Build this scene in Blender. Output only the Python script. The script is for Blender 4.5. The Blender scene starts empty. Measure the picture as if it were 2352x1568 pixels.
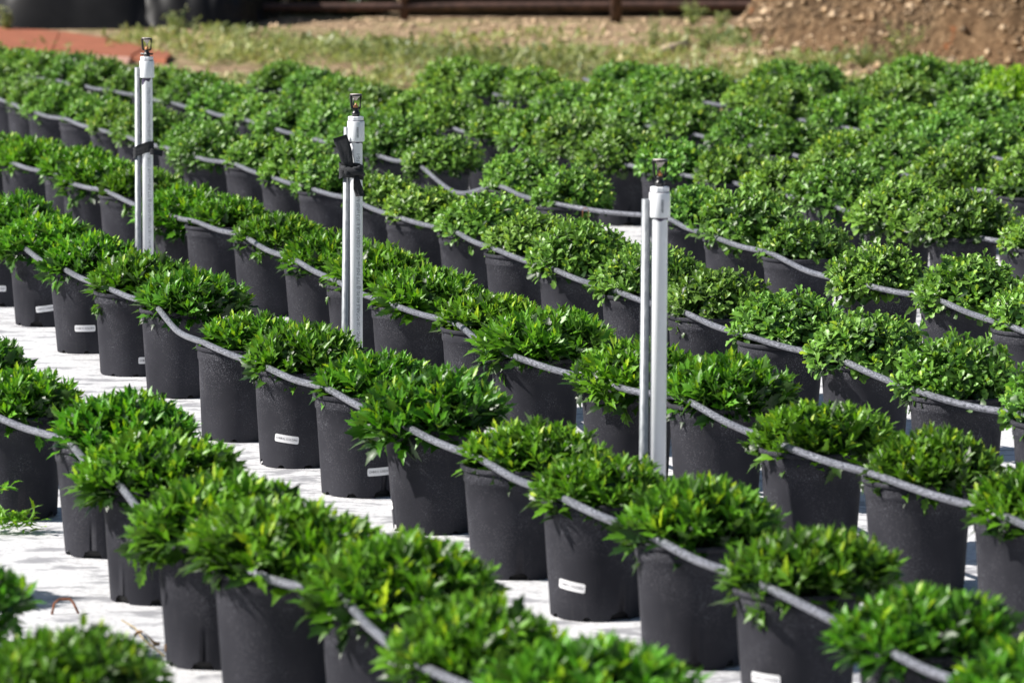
import bpy, math, random
import numpy as np
from mathutils import Vector, Matrix

random.seed(11); rng = np.random.default_rng(11)
C = bpy.context.scene.collection
SC = bpy.context.scene
PI = math.pi

# ---------------------------------------------------------------- camera
W, F, YH, HC = 2352.0, 10400.0, -476.0, 1.8      # frame width, focal length and horizon in units of a 2352 wide frame
PITCH = math.atan((784 - YH) / F)
cd = bpy.data.cameras.new('camera'); cam = bpy.data.objects.new('camera', cd); C.objects.link(cam)
cd.sensor_width = 36.0; cd.lens = F / W * 36.0
cd.clip_start = 0.5; cd.clip_end = 1500
cam.location = (0, 0, HC); cam.rotation_euler = (PI/2 - PITCH, 0, 0)
cd.dof.use_dof = True; cd.dof.focus_distance = 12.9; cd.dof.aperture_fstop = 6.3
SC.camera = cam

# ---------------------------------------------------------------- sky and sun
SUN_EL = math.radians(40); SUN_AZ = math.radians(-94)     # azimuth from +Y, negative = to the left
w = bpy.data.worlds.new('World'); SC.world = w; w.use_nodes = True
nt = w.node_tree; bg = nt.nodes['Background']
sky = nt.nodes.new('ShaderNodeTexSky'); sky.sky_type = 'NISHITA'; sky.sun_disc = False
sky.sun_elevation = SUN_EL; sky.sun_rotation = SUN_AZ
nt.links.new(sky.outputs[0], bg.inputs[0]); bg.inputs[1].default_value = 0.05
sd = bpy.data.lights.new('sun', 'SUN'); sun = bpy.data.objects.new('sun', sd); C.objects.link(sun)
sd.energy = 5.0; sd.angle = math.radians(0.5); sd.color = (1, 0.955, 0.89)
sdir = Vector((math.sin(SUN_AZ)*math.cos(SUN_EL), math.cos(SUN_AZ)*math.cos(SUN_EL), math.sin(SUN_EL)))
sun.rotation_euler = sdir.to_track_quat('Z', 'Y').to_euler(); sun.location = sdir*30
SC.view_settings.view_transform = 'Standard'; SC.view_settings.look = 'None'
SC.view_settings.exposure = 0.65; SC.view_settings.gamma = 1

# ---------------------------------------------------------------- helpers
FWD = Vector((0, math.cos(PITCH), -math.sin(PITCH))); UP = Vector((0, math.sin(PITCH), math.cos(PITCH)))
def ray(x, y): return FWD + Vector((1, 0, 0))*((x-1176)/F) - UP*((y-784)/F)
def at_z(x, y, z=0.0):
    d = ray(x, y); t = (z-HC)/d.z; return Vector((0, 0, HC)) + d*t
def at_y(x, y, Y):
    d = ray(x, y); t = Y/d.y; return Vector((0, 0, HC)) + d*t

def tag(o, label=None, cat=None, group=None, kind=None):
    if label: o['label'] = label
    if cat: o['category'] = cat
    if group: o['group'] = group
    if kind: o['kind'] = kind
    return o
def empty(name, loc=(0, 0, 0), rz=0):
    o = bpy.data.objects.new(name, None); C.objects.link(o); o.location = loc; o.rotation_euler = (0, 0, rz)
    o.empty_display_size = 0.1; return o
def mesh(name, v, f, smooth=True, mat=None, uv=None):
    me = bpy.data.meshes.new(name); me.from_pydata([tuple(p) for p in v], [], f); me.update()
    if smooth: me.polygons.foreach_set('use_smooth', [True]*len(me.polygons))
    if mat: me.materials.append(mat)
    if uv is not None:
        l = me.uv_layers.new(name='UVMap')
        idx = np.empty(len(me.loops), int); me.loops.foreach_get('vertex_index', idx)
        l.data.foreach_set('uv', np.asarray(uv, float)[idx].ravel())
    return me
def ob(name, me, parent=None, loc=(0, 0, 0)):
    o = bpy.data.objects.new(name, me); C.objects.link(o); o.location = loc
    if parent: o.parent = parent
    return o
class MB:
    def __init__(s): s.v = []; s.f = []
    def add(s, v, f):
        n = len(s.v); s.v += [tuple(p) for p in v]; s.f += [tuple(i+n for i in q) for q in f]; return s
    def lathe(s, prof, n=32, c=(0, 0, 0)):
        v = []; f = []
        for (r, z) in prof:
            for i in range(n):
                a = 2*PI*i/n; v.append((c[0]+r*math.cos(a), c[1]+r*math.sin(a), c[2]+z))
        for k in range(len(prof)-1):
            for i in range(n):
                j = (i+1) % n; f.append((k*n+i, k*n+j, (k+1)*n+j, (k+1)*n+i))
        return s.add(v, f)
    def box(s, c, d, M=None, bev=0.0):
        v = []
        for x in (-1, 1):
            for y in (-1, 1):
                for z in (-1, 1):
                    p = Vector((x*d[0]/2, y*d[1]/2, z*d[2]/2))
                    if M: p = M @ p
                    v.append(Vector(c)+p)
        return s.add(v, [(0, 1, 3, 2), (4, 6, 7, 5), (0, 4, 5, 1), (2, 3, 7, 6), (0, 2, 6, 4), (1, 5, 7, 3)])
    def tube(s, pts, r, n=10, cap=True):
        pts = [Vector(p) for p in pts]; rs = r if isinstance(r, (list, tuple)) else [r]*len(pts)
        v = []; f = []; up = Vector((0.03, 0.02, 1))
        for i, p in enumerate(pts):
            t = (pts[min(i+1, len(pts)-1)] - pts[max(i-1, 0)]).normalized()
            a = t.cross(up)
            if a.length < 0.1: a = t.cross(Vector((1, 0, 0)))
            a.normalize(); b = a.cross(t).normalized()
            for k in range(n):
                q = 2*PI*k/n; v.append(p + (a*math.cos(q) + b*math.sin(q))*rs[i])
        for i in range(len(pts)-1):
            for k in range(n):
                j = (k+1) % n; f.append((i*n+k, i*n+j, (i+1)*n+j, (i+1)*n+k))
        if cap: f.append(tuple(range(n))[::-1]); f.append(tuple((len(pts)-1)*n+k for k in range(n)))
        return s.add(v, f)
    def build(s, name, mat, parent=None, smooth=True, loc=(0, 0, 0)):
        return ob(name, mesh(name, s.v, s.f, smooth, mat), parent, loc)

# ---------------------------------------------------------------- materials
class NT:
    def __init__(s, name):
        s.m = bpy.data.materials.new(name); s.m.use_nodes = True; s.t = s.m.node_tree
        s.p = s.t.nodes['Principled BSDF']; s.out = s.t.nodes['Material Output']
    def n(s, t, **k):
        o = s.t.nodes.new(t)
        for a, b in k.items(): setattr(o, a, b)
        return o
    def l(s, a, b): s.t.links.new(a, b)
    def coord(s, kind='Object'): return s.n('ShaderNodeTexCoord').outputs[kind]
    def map(s, src, scale):
        m = s.n('ShaderNodeMapping'); m.inputs['Scale'].default_value = scale; s.l(src, m.inputs[0]); return m.outputs[0]
    def noise(s, src, scale, detail=4, rough=0.55, out='Fac'):
        x = s.n('ShaderNodeTexNoise'); x.inputs['Scale'].default_value = scale; x.inputs['Detail'].default_value = detail
        x.inputs['Roughness'].default_value = rough
        if src is not None: s.l(src, x.inputs['Vector'])
        return x.outputs[out]
    def ramp(s, src, stops):
        r = s.n('ShaderNodeValToRGB'); e = r.color_ramp.elements
        while len(e) < len(stops): e.new(0.5)
        for q, (p, c) in zip(e, stops):
            q.position = p; q.color = (c, c, c, 1) if not isinstance(c, tuple) else (*c, 1)
        s.l(src, r.inputs[0]); return r.outputs[0]
    def mix(s, fac, a, b, mode='MIX'):
        m = s.n('ShaderNodeMix', data_type='RGBA', blend_type=mode)
        for i, val in ((0, fac), (6, a), (7, b)):
            if hasattr(val, 'is_linked') or hasattr(val, 'links'): s.l(val, m.inputs[i])
            elif isinstance(val, tuple): m.inputs[i].default_value = (*val, 1)
            else: m.inputs[i].default_value = val
        return m.outputs[2]
    def bump(s, h, strength=0.3, dist=0.01):
        b = s.n('ShaderNodeBump'); b.inputs['Strength'].default_value = strength; b.inputs['Distance'].default_value = dist
        s.l(h, b.inputs['Height']); s.l(b.outputs[0], s.p.inputs['Normal']); return b
    def base(s, c):
        if isinstance(c, tuple): s.p.inputs['Base Color'].default_value = (*c, 1)
        else: s.l(c, s.p.inputs['Base Color'])
    def set(s, rough=None, metal=None, spec=None):
        if rough is not None:
            if hasattr(rough, 'links'): s.l(rough, s.p.inputs['Roughness'])
            else: s.p.inputs['Roughness'].default_value = rough
        if metal is not None: s.p.inputs['Metallic'].default_value = metal
        if spec is not None: s.p.inputs['Specular IOR Level'].default_value = spec
        return s.m

def m_leaf(name, c0, c1, c2, trans, transc):
    t = NT(name)
    at = t.n('ShaderNodeAttribute', attribute_name='tint')
    rnd = t.n('ShaderNodeObjectInfo').outputs['Random']
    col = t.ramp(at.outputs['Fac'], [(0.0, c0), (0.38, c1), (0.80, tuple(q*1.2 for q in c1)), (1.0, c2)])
    hsv = t.n('ShaderNodeHueSaturation'); t.l(col, hsv.inputs['Color'])
    mr = t.n('ShaderNodeMapRange'); t.l(rnd, mr.inputs[0]); mr.inputs[3].default_value = 0.8; mr.inputs[4].default_value = 1.2
    t.l(mr.outputs[0], hsv.inputs['Value'])
    mh = t.n('ShaderNodeMath', operation='MULTIPLY'); t.l(rnd, mh.inputs[0]); mh.inputs[1].default_value = 7.31
    mf = t.n('ShaderNodeMath', operation='FRACT'); t.l(mh.outputs[0], mf.inputs[0])
    mg = t.n('ShaderNodeMapRange'); t.l(mf.outputs[0], mg.inputs[0]); mg.inputs[3].default_value = 0.488; mg.inputs[4].default_value = 0.512
    t.l(mg.outputs[0], hsv.inputs['Hue'])
    geo = t.n('ShaderNodeNewGeometry')
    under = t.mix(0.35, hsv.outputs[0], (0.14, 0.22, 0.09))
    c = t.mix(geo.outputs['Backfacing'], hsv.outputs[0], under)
    t.base(c)
    nz = t.noise(t.coord(), 160, 2)
    t.bump(nz, 0.15, 0.002)
    t.set(rough=0.42, spec=0.45)
    tr = t.n('ShaderNodeBsdfTranslucent')
    tc = t.mix(1.0, c, transc, 'MULTIPLY'); t.l(tc, tr.inputs[0])
    ms = t.n('ShaderNodeMixShader'); ms.inputs[0].default_value = trans
    t.l(t.p.outputs[0], ms.inputs[1]); t.l(tr.outputs[0], ms.inputs[2]); t.l(ms.outputs[0], t.out.inputs[0])
    return t.m
M = {}
M['leaf_a'] = m_leaf('leaf_pointed', (0.008, 0.032, 0.003), (0.100, 0.265, 0.012), (0.34, 0.48, 0.012), 0.19, (2.2, 2.5, 0.7))  # darkest tone doubles as painted shade for the inner leaves
M['leaf_b'] = m_leaf('leaf_round', (0.012, 0.042, 0.006), (0.165, 0.325, 0.052), (0.34, 0.47, 0.03), 0.17, (1.9, 2.2, 0.8))
M['leaf_lime'] = m_leaf('leaf_lime', (0.08, 0.17, 0.02), (0.26, 0.41, 0.02), (0.42, 0.55, 0.03), 0.30, (1.9, 2.2, 0.8))
M['weed'] = m_leaf('weed', (0.11, 0.15, 0.05), (0.30, 0.33, 0.12), (0.58, 0.48, 0.25), 0.25, (1.8, 1.8, 1.1))
M['brush'] = m_leaf('brush', (0.012, 0.03, 0.008), (0.03, 0.06, 0.015), (0.10, 0.08, 0.03), 0.15, (1.6, 1.6, 0.9))

def m_stem():
    t = NT('stem'); t.base((0.09, 0.16, 0.04)); return t.set(0.6)
M['stem'] = m_stem()
def m_pot():
    t = NT('pot_plastic'); co = t.coord()
    fine = t.noise(co, 420, 2, 0.6); big = t.noise(co, 9, 4)
    sp = t.n('ShaderNodeSeparateXYZ'); t.l(co, sp.inputs[0])
    up = t.ramp(sp.outputs[2], [(0.02, 0.15), (0.2, 1.0)])
    speck = t.ramp(fine, [(0.56, 0.0), (0.68, 1.0)])
    patch = t.ramp(big, [(0.40, 0.0), (0.62, 1.0)])
    a = t.n('ShaderNodeMath', operation='MULTIPLY'); t.l(speck, a.inputs[0]); t.l(patch, a.inputs[1])
    b = t.n('ShaderNodeMath', operation='MULTIPLY'); t.l(a.outputs[0], b.inputs[0]); t.l(up, b.inputs[1])
    base = t.ramp(t.noise(co, 3.5, 5), [(0.3, (0.024, 0.0245, 0.030)), (0.7, (0.046, 0.046, 0.055))])
    dust = t.mix(b.outputs[0], base, (0.24, 0.24, 0.27))
    streak = t.ramp(t.noise(t.map(co, (30, 30, 1.6)), 3, 3), [(0.60, 0.0), (0.78, 0.35)])
    t.base(t.mix(streak, dust, (0.065, 0.065, 0.07)))
    t.bump(t.noise(co, 260, 3, 0.6), 0.25, 0.0015)
    return t.set(0.60, spec=0.03)
M['pot'] = m_pot()
def simple(name, col, rough=0.5, metal=0, nsc=None, var=0.25, bump=0.0, spec=0.5):
    t = NT(name)
    if nsc:
        nz = t.noise(t.coord(), nsc, 5)
        lo = tuple(c*(1-var) for c in col); hi = tuple(min(1, c*(1+var)) for c in col)
        t.base(t.ramp(nz, [(0.3, lo), (0.7, hi)]))
        if bump: t.bump(nz, bump, 0.01)
    else: t.base(col)
    return t.set(rough, metal, spec)
M['soil'] = simple('soil', (0.035, 0.022, 0.014), 0.9, 0, 90, 0.6, 0.8)
M['notch'] = simple('notch', (0.008, 0.008, 0.009), 0.7)
M['sticker'] = simple('sticker', (0.80, 0.80, 0.82), 0.45, 0, 60, 0.05)
M['ink'] = simple('ink', (0.015, 0.015, 0.03), 0.6)
M['pipeink'] = simple('pipe_ink', (0.22, 0.23, 0.26), 0.6)
M['pvc'] = simple('pvc', (0.88, 0.90, 0.94), 0.32, 0, 8, 0.05)
M['primer'] = simple('primer', (0.055, 0.045, 0.09), 0.4, 0, 50, 0.5)
M['black'] = simple('black_plastic', (0.012, 0.012, 0.014), 0.35)
M['brass'] = simple('nozzle', (0.62, 0.27, 0.10), 0.35)
M['spinner'] = simple('spinner', (0.62, 0.55, 0.52), 0.35)
M['rust'] = simple('rust', (0.22, 0.075, 0.03), 0.8, 0, 120, 0.5)
M['deadleaf'] = simple('dead_leaf', (0.50, 0.29, 0.13), 0.7, 0, 70, 0.35)
M['twig'] = simple('twig', (0.38, 0.30, 0.17), 0.8, 0, 70, 0.3)
M['log'] = simple('bark', (0.50, 0.40, 0.27), 0.85, 0, 30, 0.4, 0.5)
def m_galv():
    t = NT('galvanised'); co = t.coord()
    n1 = t.noise(t.map(co, (1, 1, 0.35)), 130, 4)
    t.base(t.ramp(n1, [(0.3, (0.24, 0.26, 0.28)), (0.7, (0.36, 0.38, 0.40))]))
    return t.set(t.ramp(n1, [(0.3, 0.38), (0.7, 0.55)]), 0.45)
M['galv'] = m_galv()
def m_cloth():
    t = NT('black_cloth'); co = t.coord()
    t.base(t.ramp(t.noise(co, 300, 3, 0.7), [(0.35, (0.010, 0.011, 0.014)), (0.75, (0.045, 0.048, 0.055))]))
    t.bump(t.noise(co, 400, 2), 0.6, 0.002); return t.set(0.85)
M['cloth'] = m_cloth()
def m_tube():
    t = NT('tube_poly'); uv = t.n('ShaderNodeUVMap').outputs[0]
    s1 = t.noise(t.map(uv, (26, 9, 1)), 2.4, 4, 0.65)
    s2 = t.noise(t.map(uv, (5, 1.2, 1)), 1.0, 3)
    a = t.ramp(s1, [(0.42, 0.0), (0.60, 1.0)]); b = t.ramp(s2, [(0.25, 0.35), (0.6, 1.0)])
    m = t.n('ShaderNodeMath', operation='MULTIPLY'); t.l(a, m.inputs[0]); t.l(b, m.inputs[1])
    t.base(t.mix(m.outputs[0], (0.045, 0.047, 0.058), (0.30, 0.31, 0.36)))
    t.bump(s1, 0.4, 0.002); return t.set(0.42)
M['tube'] = m_tube()
def m_fabric():
    t = NT('ground_fabric'); co = t.coord()
    weave = t.noise(t.map(co, (26, 110, 1)), 2.2, 5, 0.7)
    big = t.noise(co, 1.7, 5); mid = t.noise(t.map(co, (6, 12, 1)), 1.0, 5, 0.65)
    c = t.ramp(weave, [(0.36, (0.36, 0.36, 0.38)), (0.50, (0.78, 0.78, 0.80)), (0.75, (0.84, 0.84, 0.86))])
    st = t.ramp(mid, [(0.40, 0.8), (0.49, 0.0)])
    c = t.mix(st, c, (0.27, 0.27, 0.30))  # grey smudges, partly shadow patches painted into the cloth colour
    c = t.mix(t.ramp(big, [(0.60, 0.0), (0.80, 0.45)]), c, (0.58, 0.57, 0.56))
    vo = t.n('ShaderNodeTexVoronoi'); vo.inputs['Scale'].default_value = 9; t.l(co, vo.inputs['Vector'])
    c = t.mix(t.ramp(vo.outputs['Distance'], [(0.0, 1.0), (0.035, 0.9), (0.05, 0.0)]), c, (0.10, 0.08, 0.06))
    t.base(c)
    h = t.n('ShaderNodeMath', operation='ADD'); t.l(weave, h.inputs[0]); t.l(t.noise(co, 5, 3), h.inputs[1])
    t.bump(h.outputs[0], 0.45, 0.012); return t.set(0.6, spec=0.3)
M['fabric'] = m_fabric()
def m_ground():
    t = NT('ground_dirt'); co = t.coord()
    n1 = t.noise(t.map(co, (1.0, 2.2, 1)), 0.9, 6, 0.6); n2 = t.noise(co, 7, 8, 0.75)
    c = t.ramp(n2, [(0.38, (0.10, 0.065, 0.040)), (0.48, (0.30, 0.205, 0.125)), (0.62, (0.60, 0.46, 0.31))])
    c = t.mix(t.ramp(n1, [(0.50, 0.0), (0.66, 0.75)]), c, (0.26, 0.29, 0.10))
    t.base(c); t.bump(n2, 0.8, 0.05); return t.set(0.95, spec=0.1)
M['ground'] = m_ground()
def m_heap():
    t = NT('heap_earth'); co = t.coord()
    n1 = t.noise(co, 1.1, 6, 0.6); n2 = t.noise(co, 16, 6, 0.75); n3 = t.noise(co, 5, 3)
    c = t.ramp(n2, [(0.38, (0.030, 0.020, 0.013)), (0.5, (0.13, 0.085, 0.050)), (0.60, (0.28, 0.19, 0.11)), (0.70, (0.52, 0.39, 0.25))])
    c = t.mix(t.ramp(n1, [(0.42, 0.0), (0.62, 0.5)]), c, (0.34, 0.205, 0.11))
    c = t.mix(t.ramp(n3, [(0.66, 0.0), (0.75, 0.6)]), c, (0.38, 0.13, 0.05))
    t.base(c); t.bump(n2, 1.0, 0.06); return t.set(0.95, spec=0.1)
M['heap'] = m_heap()
M['clod'] = simple('clods', (0.28, 0.19, 0.11), 0.95, 0, 11, 0.8)
M['stone'] = simple('stones', (0.58, 0.43, 0.28), 0.9, 0, 5, 0.4)
M['panel'] = simple('terracotta', (0.32, 0.105, 0.052), 0.7, 0, 6, 0.22, 0.2)
M['panelpale'] = simple('terracotta_pale', (0.45, 0.25, 0.19), 0.7, 0, 6, 0.15)
M['seam'] = simple('seam', (0.10, 0.045, 0.03), 0.8)
M['tarp'] = simple('black_tarp', (0.010, 0.010, 0.011), 0.5, 0, 3, 0.5, 0.3, 0.25)
M['rail'] = simple('rusty_rail', (0.07, 0.035, 0.026), 0.7, 0, 14, 0.5)
M['shadecloth'] = simple('shade_cloth', (0.010, 0.010, 0.010), 0.9)

# ---------------------------------------------------------------- setting
def grid_plane(name, x0, x1, y0, y1, nx, ny, zf, mat):
    v = []; f = []
    for j in range(ny+1):
        for i in range(nx+1):
            x = x0+(x1-x0)*i/nx; y = y0+(y1-y0)*j/ny; v.append((x, y, zf(x, y)))
    for j in range(ny):
        for i in range(nx):
            a = j*(nx+1)+i; f.append((a, a+1, a+nx+2, a+nx+1))
    o = ob(name, mesh(name, v, f, True, mat)); return o
tag(grid_plane('ground', -500, 500, -100, 900, 4, 4, lambda x, y: -0.006, M['ground']), kind='structure')
def ripple(x, y):
    return 0.0025*math.sin(x*7+y*3.1) * math.sin(y*5.3-x*2.2) + 0.0015*math.sin(x*19+1)*math.sin(y*13)
fab = grid_plane('ground_cover', -4.5, 6.5, 5.0, 24.9, 220, 400, lambda x, y: ripple(x, y)-0.001, M['fabric'])
tag(fab, kind='structure')

# ---------------------------------------------------------------- leaves and foliage
# template rows: (t along the leaf, half width); verts: centre line, then both edges
def leaf_template(edges, cents, faces):
    V = [(t, 0.0) for t in cents]; nC = len(cents); nE = len(edges)
    V += [(t, w_) for t, w_ in edges] + [(t, -w_) for t, w_ in edges]
    Fc = []
    for q in faces:
        r = [i if k == 'c' else nC+i for k, i in q]; l = [i if k == 'c' else nC+nE+i for k, i in q]
        Fc.append(tuple(r)); Fc.append(tuple(l[::-1]))
    return np.array(V), Fc
LA = leaf_template([(0, .025), (.28, .06), (.52, .20), (.53, .12), (.76, .155), (.75, .085)], [0, .3, .52, .76, 1.0],
    [(('c', 0), ('e', 0), ('e', 1), ('c', 1)), (('c', 1), ('e', 1), ('e', 2), ('e', 3)), (('c', 1), ('e', 3), ('c', 2)),
     (('c', 2), ('e', 3), ('e', 4), ('e', 5)), (('c', 2), ('e', 5), ('c', 3)), (('c', 3), ('e', 5), ('c', 4))])
LB = leaf_template([(0, .04), (.26, .08), (.43, .23), (.52, .16), (.69, .29), (.80, .19), (.94, .14)], [0, .3, .52, .78, 1.0],
    [(('c', 0), ('e', 0), ('e', 1), ('c', 1)), (('c', 1), ('e', 1), ('e', 2), ('e', 3)), (('c', 1), ('e', 3), ('c', 2)),
     (('c', 2), ('e', 3), ('e', 4), ('e', 5)), (('c', 2), ('e', 5), ('c', 3)), (('c', 3), ('e', 5), ('e', 6), ('c', 4))])
def build_leaves(name, tmpl, pos, dirs, nrm, length, fold, droop, tint, mat, wide=None):
    V, Fc = tmpl; n = len(pos); m = len(V)
    dirs = dirs/np.linalg.norm(dirs, axis=1, keepdims=True)
    side = np.cross(dirs, nrm); side /= (np.linalg.norm(side, axis=1, keepdims=True)+1e-9)
    up = np.cross(side, dirs)
    wide = np.ones(n) if wide is None else wide
    t = V[:, 0][None, :]; wv = V[:, 1][None, :]
    ang = droop[:, None]*t                       # bends more towards the tip
    lx = np.sin(ang+1e-6)/(droop[:, None]+1e-6); lz = -(1-np.cos(ang))/(droop[:, None]+1e-6)
    z = lz + fold[:, None]*np.abs(wv) + 0.02*np.sin(t*17+np.arange(n)[:, None])*(np.abs(wv) > 0.1)
    y = wv*wide[:, None]
    L = length[:, None]
    P = pos[:, None, :] + (lx*L)[..., None]*dirs[:, None, :] + (y*L)[..., None]*side[:, None, :] + (z*L)[..., None]*up[:, None, :]
    verts = P.reshape(-1, 3)
    # flat arrays
    loops = []; starts = []; tot = []; s = 0
    for q in Fc: loops += list(q); starts.append(s); tot.append(len(q)); s += len(q)
    loops = np.array(loops); off = (np.arange(n)*m)[:, None]
    L_all = (loops[None, :]+off).ravel(); S_all = (np.array(starts)[None, :] + (np.arange(n)*s)[:, None]).ravel()
    T_all = np.tile(tot, n)
    me = bpy.data.meshes.new(name); me.vertices.add(len(verts)); me.loops.add(len(L_all)); me.polygons.add(len(S_all))
    me.vertices.foreach_set('co', verts.ravel()); me.loops.foreach_set('vertex_index', L_all)
    me.polygons.foreach_set('loop_start', S_all); me.polygons.foreach_set('loop_total', T_all)
    me.polygons.foreach_set('use_smooth', np.ones(len(S_all), bool))
    me.update(calc_edges=True); me.validate()
    at = me.attributes.new('tint', 'FLOAT', 'POINT'); at.data.foreach_set('value', np.repeat(tint, m).astype(np.float32))
    me.materials.append(mat); return me

def unit(a): return a/np.linalg.norm(a, axis=-1, keepdims=True)
def shoots(n, a, b, spread, seed, bumps=5):
    """tips of the stems on a lumpy dome of half width a and height b; returns base, tip, direction"""
    r = np.random.default_rng(seed)
    i = np.arange(n)+0.5
    cosmin = math.cos(spread)
    ct = 1-(1-cosmin)*i/n; ph = i*2.39996+r.normal(0, .25, n)
    st = np.sqrt(1-ct**2)
    d = np.stack([st*np.cos(ph), st*np.sin(ph), ct], 1)
    bd = unit(r.normal(size=(bumps, 3))); amp = r.uniform(-.18, .15, bumps)
    lump = 1+sum(amp[k]*np.exp(-((1-d@bd[k])/.25)) for k in range(bumps))+r.normal(0, .065, n)
    tip = np.stack([d[:, 0]*a*lump, d[:, 1]*a*lump, d[:, 2]*b*lump], 1)
    tip[:, 2] += .262
    base = np.stack([d[:, 0]*.05, d[:, 1]*.05, np.full(n, .235)], 1)
    return base, tip, d, r
def make_foliage(kind, seed):
    if kind == 'a':
        n, k, a, b, spread = 92, 11, .158, .090, 1.36; Lr = (.046, .070); T = LA
    else:
        n, k, a, b, spread = 160, 9, .160, .126, 1.52; Lr = (.026, .041); T = LB
    base, tip, d, r = shoots(n, a, b, spread, seed)
    axis = unit(tip-base + np.array([0, 0, .10 if kind == 'a' else .03]))
    axis = unit(axis+r.normal(0, .12, axis.shape))
    P = []; D = []; N = []; L = []; Fo = []; Dr = []; Ti = []; Wd = []
    for s in range(n):
        ax = axis[s]; u = unit(np.cross(ax, [0.3, 0.5, .8])); v = np.cross(ax, u); p0 = r.uniform(0, 6.28)
        young = r.normal(0, .10)
        for q in range(k):
            fq = q/(k-1)                                   # 0 = youngest, at the tip
            phi = p0+q*2.39996+r.normal(0, .2)
            open_ = ((.20+.95*fq**.8) if kind == 'a' else (.34+1.15*fq**.8))+r.normal(0, .14)
            rad = math.cos(phi)*u+math.sin(phi)*v
            dd = ax*math.cos(open_)+rad*math.sin(open_)
            ln = r.uniform(*Lr)*(.50+.55*min(1, fq*1.6))
            P.append(tip[s]-ax*(fq*.055+.004)*(1 if kind == 'a' else .8)+rad*.002); D.append(dd)
            nn = ax*math.sin(open_)-rad*math.cos(open_)+r.normal(0, .28, 3); N.append(nn)
            L.append(ln); Fo.append(r.uniform(.15, .7)); Dr.append(r.uniform(-.1, .9)*(.4+fq))
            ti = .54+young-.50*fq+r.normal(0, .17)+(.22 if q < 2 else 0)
            if r.random() < .018 and fq < .5: ti = 1
            Ti.append(min(1, max(0, ti))); Wd.append(r.uniform(.85, 1.2))
    # inner leaves that close the dome, and leaves that hang over the rim
    m = 260 if kind == 'a' else 330
    i = np.arange(m); rr = r.uniform(.35, .86, m); ct = r.uniform(-.12, 1, m); ph = r.uniform(0, 6.28, m); st = np.sqrt(1-np.clip(ct, -1, 1)**2)
    dn = np.stack([st*np.cos(ph), st*np.sin(ph), ct], 1)
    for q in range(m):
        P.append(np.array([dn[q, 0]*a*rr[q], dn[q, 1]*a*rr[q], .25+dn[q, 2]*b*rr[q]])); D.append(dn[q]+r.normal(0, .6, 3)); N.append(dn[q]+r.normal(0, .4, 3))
        L.append(r.uniform(*Lr)*1.05); Fo.append(.3); Dr.append(r.uniform(0, .8)); Ti.append(r.uniform(0, .12)); Wd.append(1.2)  # lowest tints paint the shade inside the crown onto these leaves
    for g in range(2):
        ph = r.uniform(0, 6.28); rad = np.array([math.cos(ph), math.sin(ph), 0])
        o = rad*r.uniform(.122, .142)+np.array([0, 0, r.uniform(.225, .255)])
        for q in range(7):
            dd = rad*r.uniform(.2, .9)+np.array([0, 0, -r.uniform(.2, 1.0)])+r.normal(0, .35, 3)
            dd = dd + rad*max(0, .35-dd@rad)
            P.append(o+r.normal(0, .010, 3)-np.array([0, 0, q*.002])); D.append(dd); N.append(rad+r.normal(0, .4, 3)); L.append(r.uniform(*Lr)*.75)
            Fo.append(.6); Dr.append(r.uniform(.1, .9)); Ti.append(r.uniform(.05, .4)); Wd.append(1.25)
    A = np.array
    me = build_leaves('foliage', T, A(P), unit(A(D)), unit(A(N)), A(L), A(Fo), A(Dr), A(Ti), M['leaf_'+kind], A(Wd))
    sb = MB()
    for s in range(0, n, 2):
        mid = (base[s]+tip[s])/2+np.array([0, 0, -.008]); sb.tube([base[s], mid, tip[s]], [.0032, .0026, .0018], 4, False)
    return me, mesh('stems', sb.v, sb.f, True, M['stem'])
FOL = {'a': [make_foliage('a', 100+i) for i in range(7)], 'b': [make_foliage('b', 200+i) for i in range(7)]}
_lime = FOL['b'][0][0].copy(); _lime.materials.clear(); _lime.materials.append(M['leaf_lime'])

# ---------------------------------------------------------------- pot
H = 0.26; RR = 0.1275
def wall_r(z): return 0.1045+(0.1205-0.1045)*min(1, max(0, z/0.235))
def make_pot_mesh(seed):
    r = random.Random(seed); n = 120
    lift = [0.0]*n; i = 0
    for c_, wd, hh in [(k*15+r.randint(-1, 1), wd, hh) for k, (wd, hh) in enumerate([(7, .018), (3, .017), (2, .009), (2, .009), (7, .018), (3, .017), (2, .009), (3, .011)])]:
        for j in range(-wd//2, wd//2+1): lift[(c_+j) % n] = hh*(1 if abs(j) < max(1, wd//2) else .75)
    prof = [(wall_r(0.0), 0.0), (wall_r(.017), .017), (wall_r(.1), .1), (wall_r(.18), .18), (wall_r(.218), .218),
            (.1222, .222), (.1232, .228), (.1232, .246), (.1222, .2475), (.1272, .249), (.1284, .251), (.1284, .2565), (.1272, .2595), (.1240, .2600),
            (.1195, .2590), (.1180, .2560), (.1165, .235), (.112, .16)]
    v = []; f = []
    for k, (rad, z) in enumerate(prof):
        for i in range(n):
            a = 2*PI*i/n; zz = z; rd = rad
            if k == 0: zz = lift[i]; rd = wall_r(zz)
            oval = 1+.006*math.cos(2*a+seed)
            v.append((rd*oval*math.cos(a), rd*oval*math.sin(a), zz))
    for k in range(len(prof)-1):
        for i in range(n):
            j = (i+1) % n; f.append((k*n+i, k*n+j, (k+1)*n+j, (k+1)*n+i))
    mb = MB(); mb.v = v; mb.f = f
    me = mesh('pot', mb.v, mb.f, True, M['pot'])
    me.materials.append(M['notch'])
    # recessed dark inner base seen through the drain notches
    m2 = MB(); m2.v = list(v); m2.f = list(f); n0 = len(f); m2.lathe([(.0, .004), (.097, .004), (.099, .05)], 40)
    me2 = mesh('pot', m2.v, m2.f, True, M['pot']); me2.materials.append(M['notch'])
    for p in me2.polygons[n0:]: p.material_index = 1
    return me2
POTS = [make_pot_mesh(s) for s in range(5)]
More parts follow.
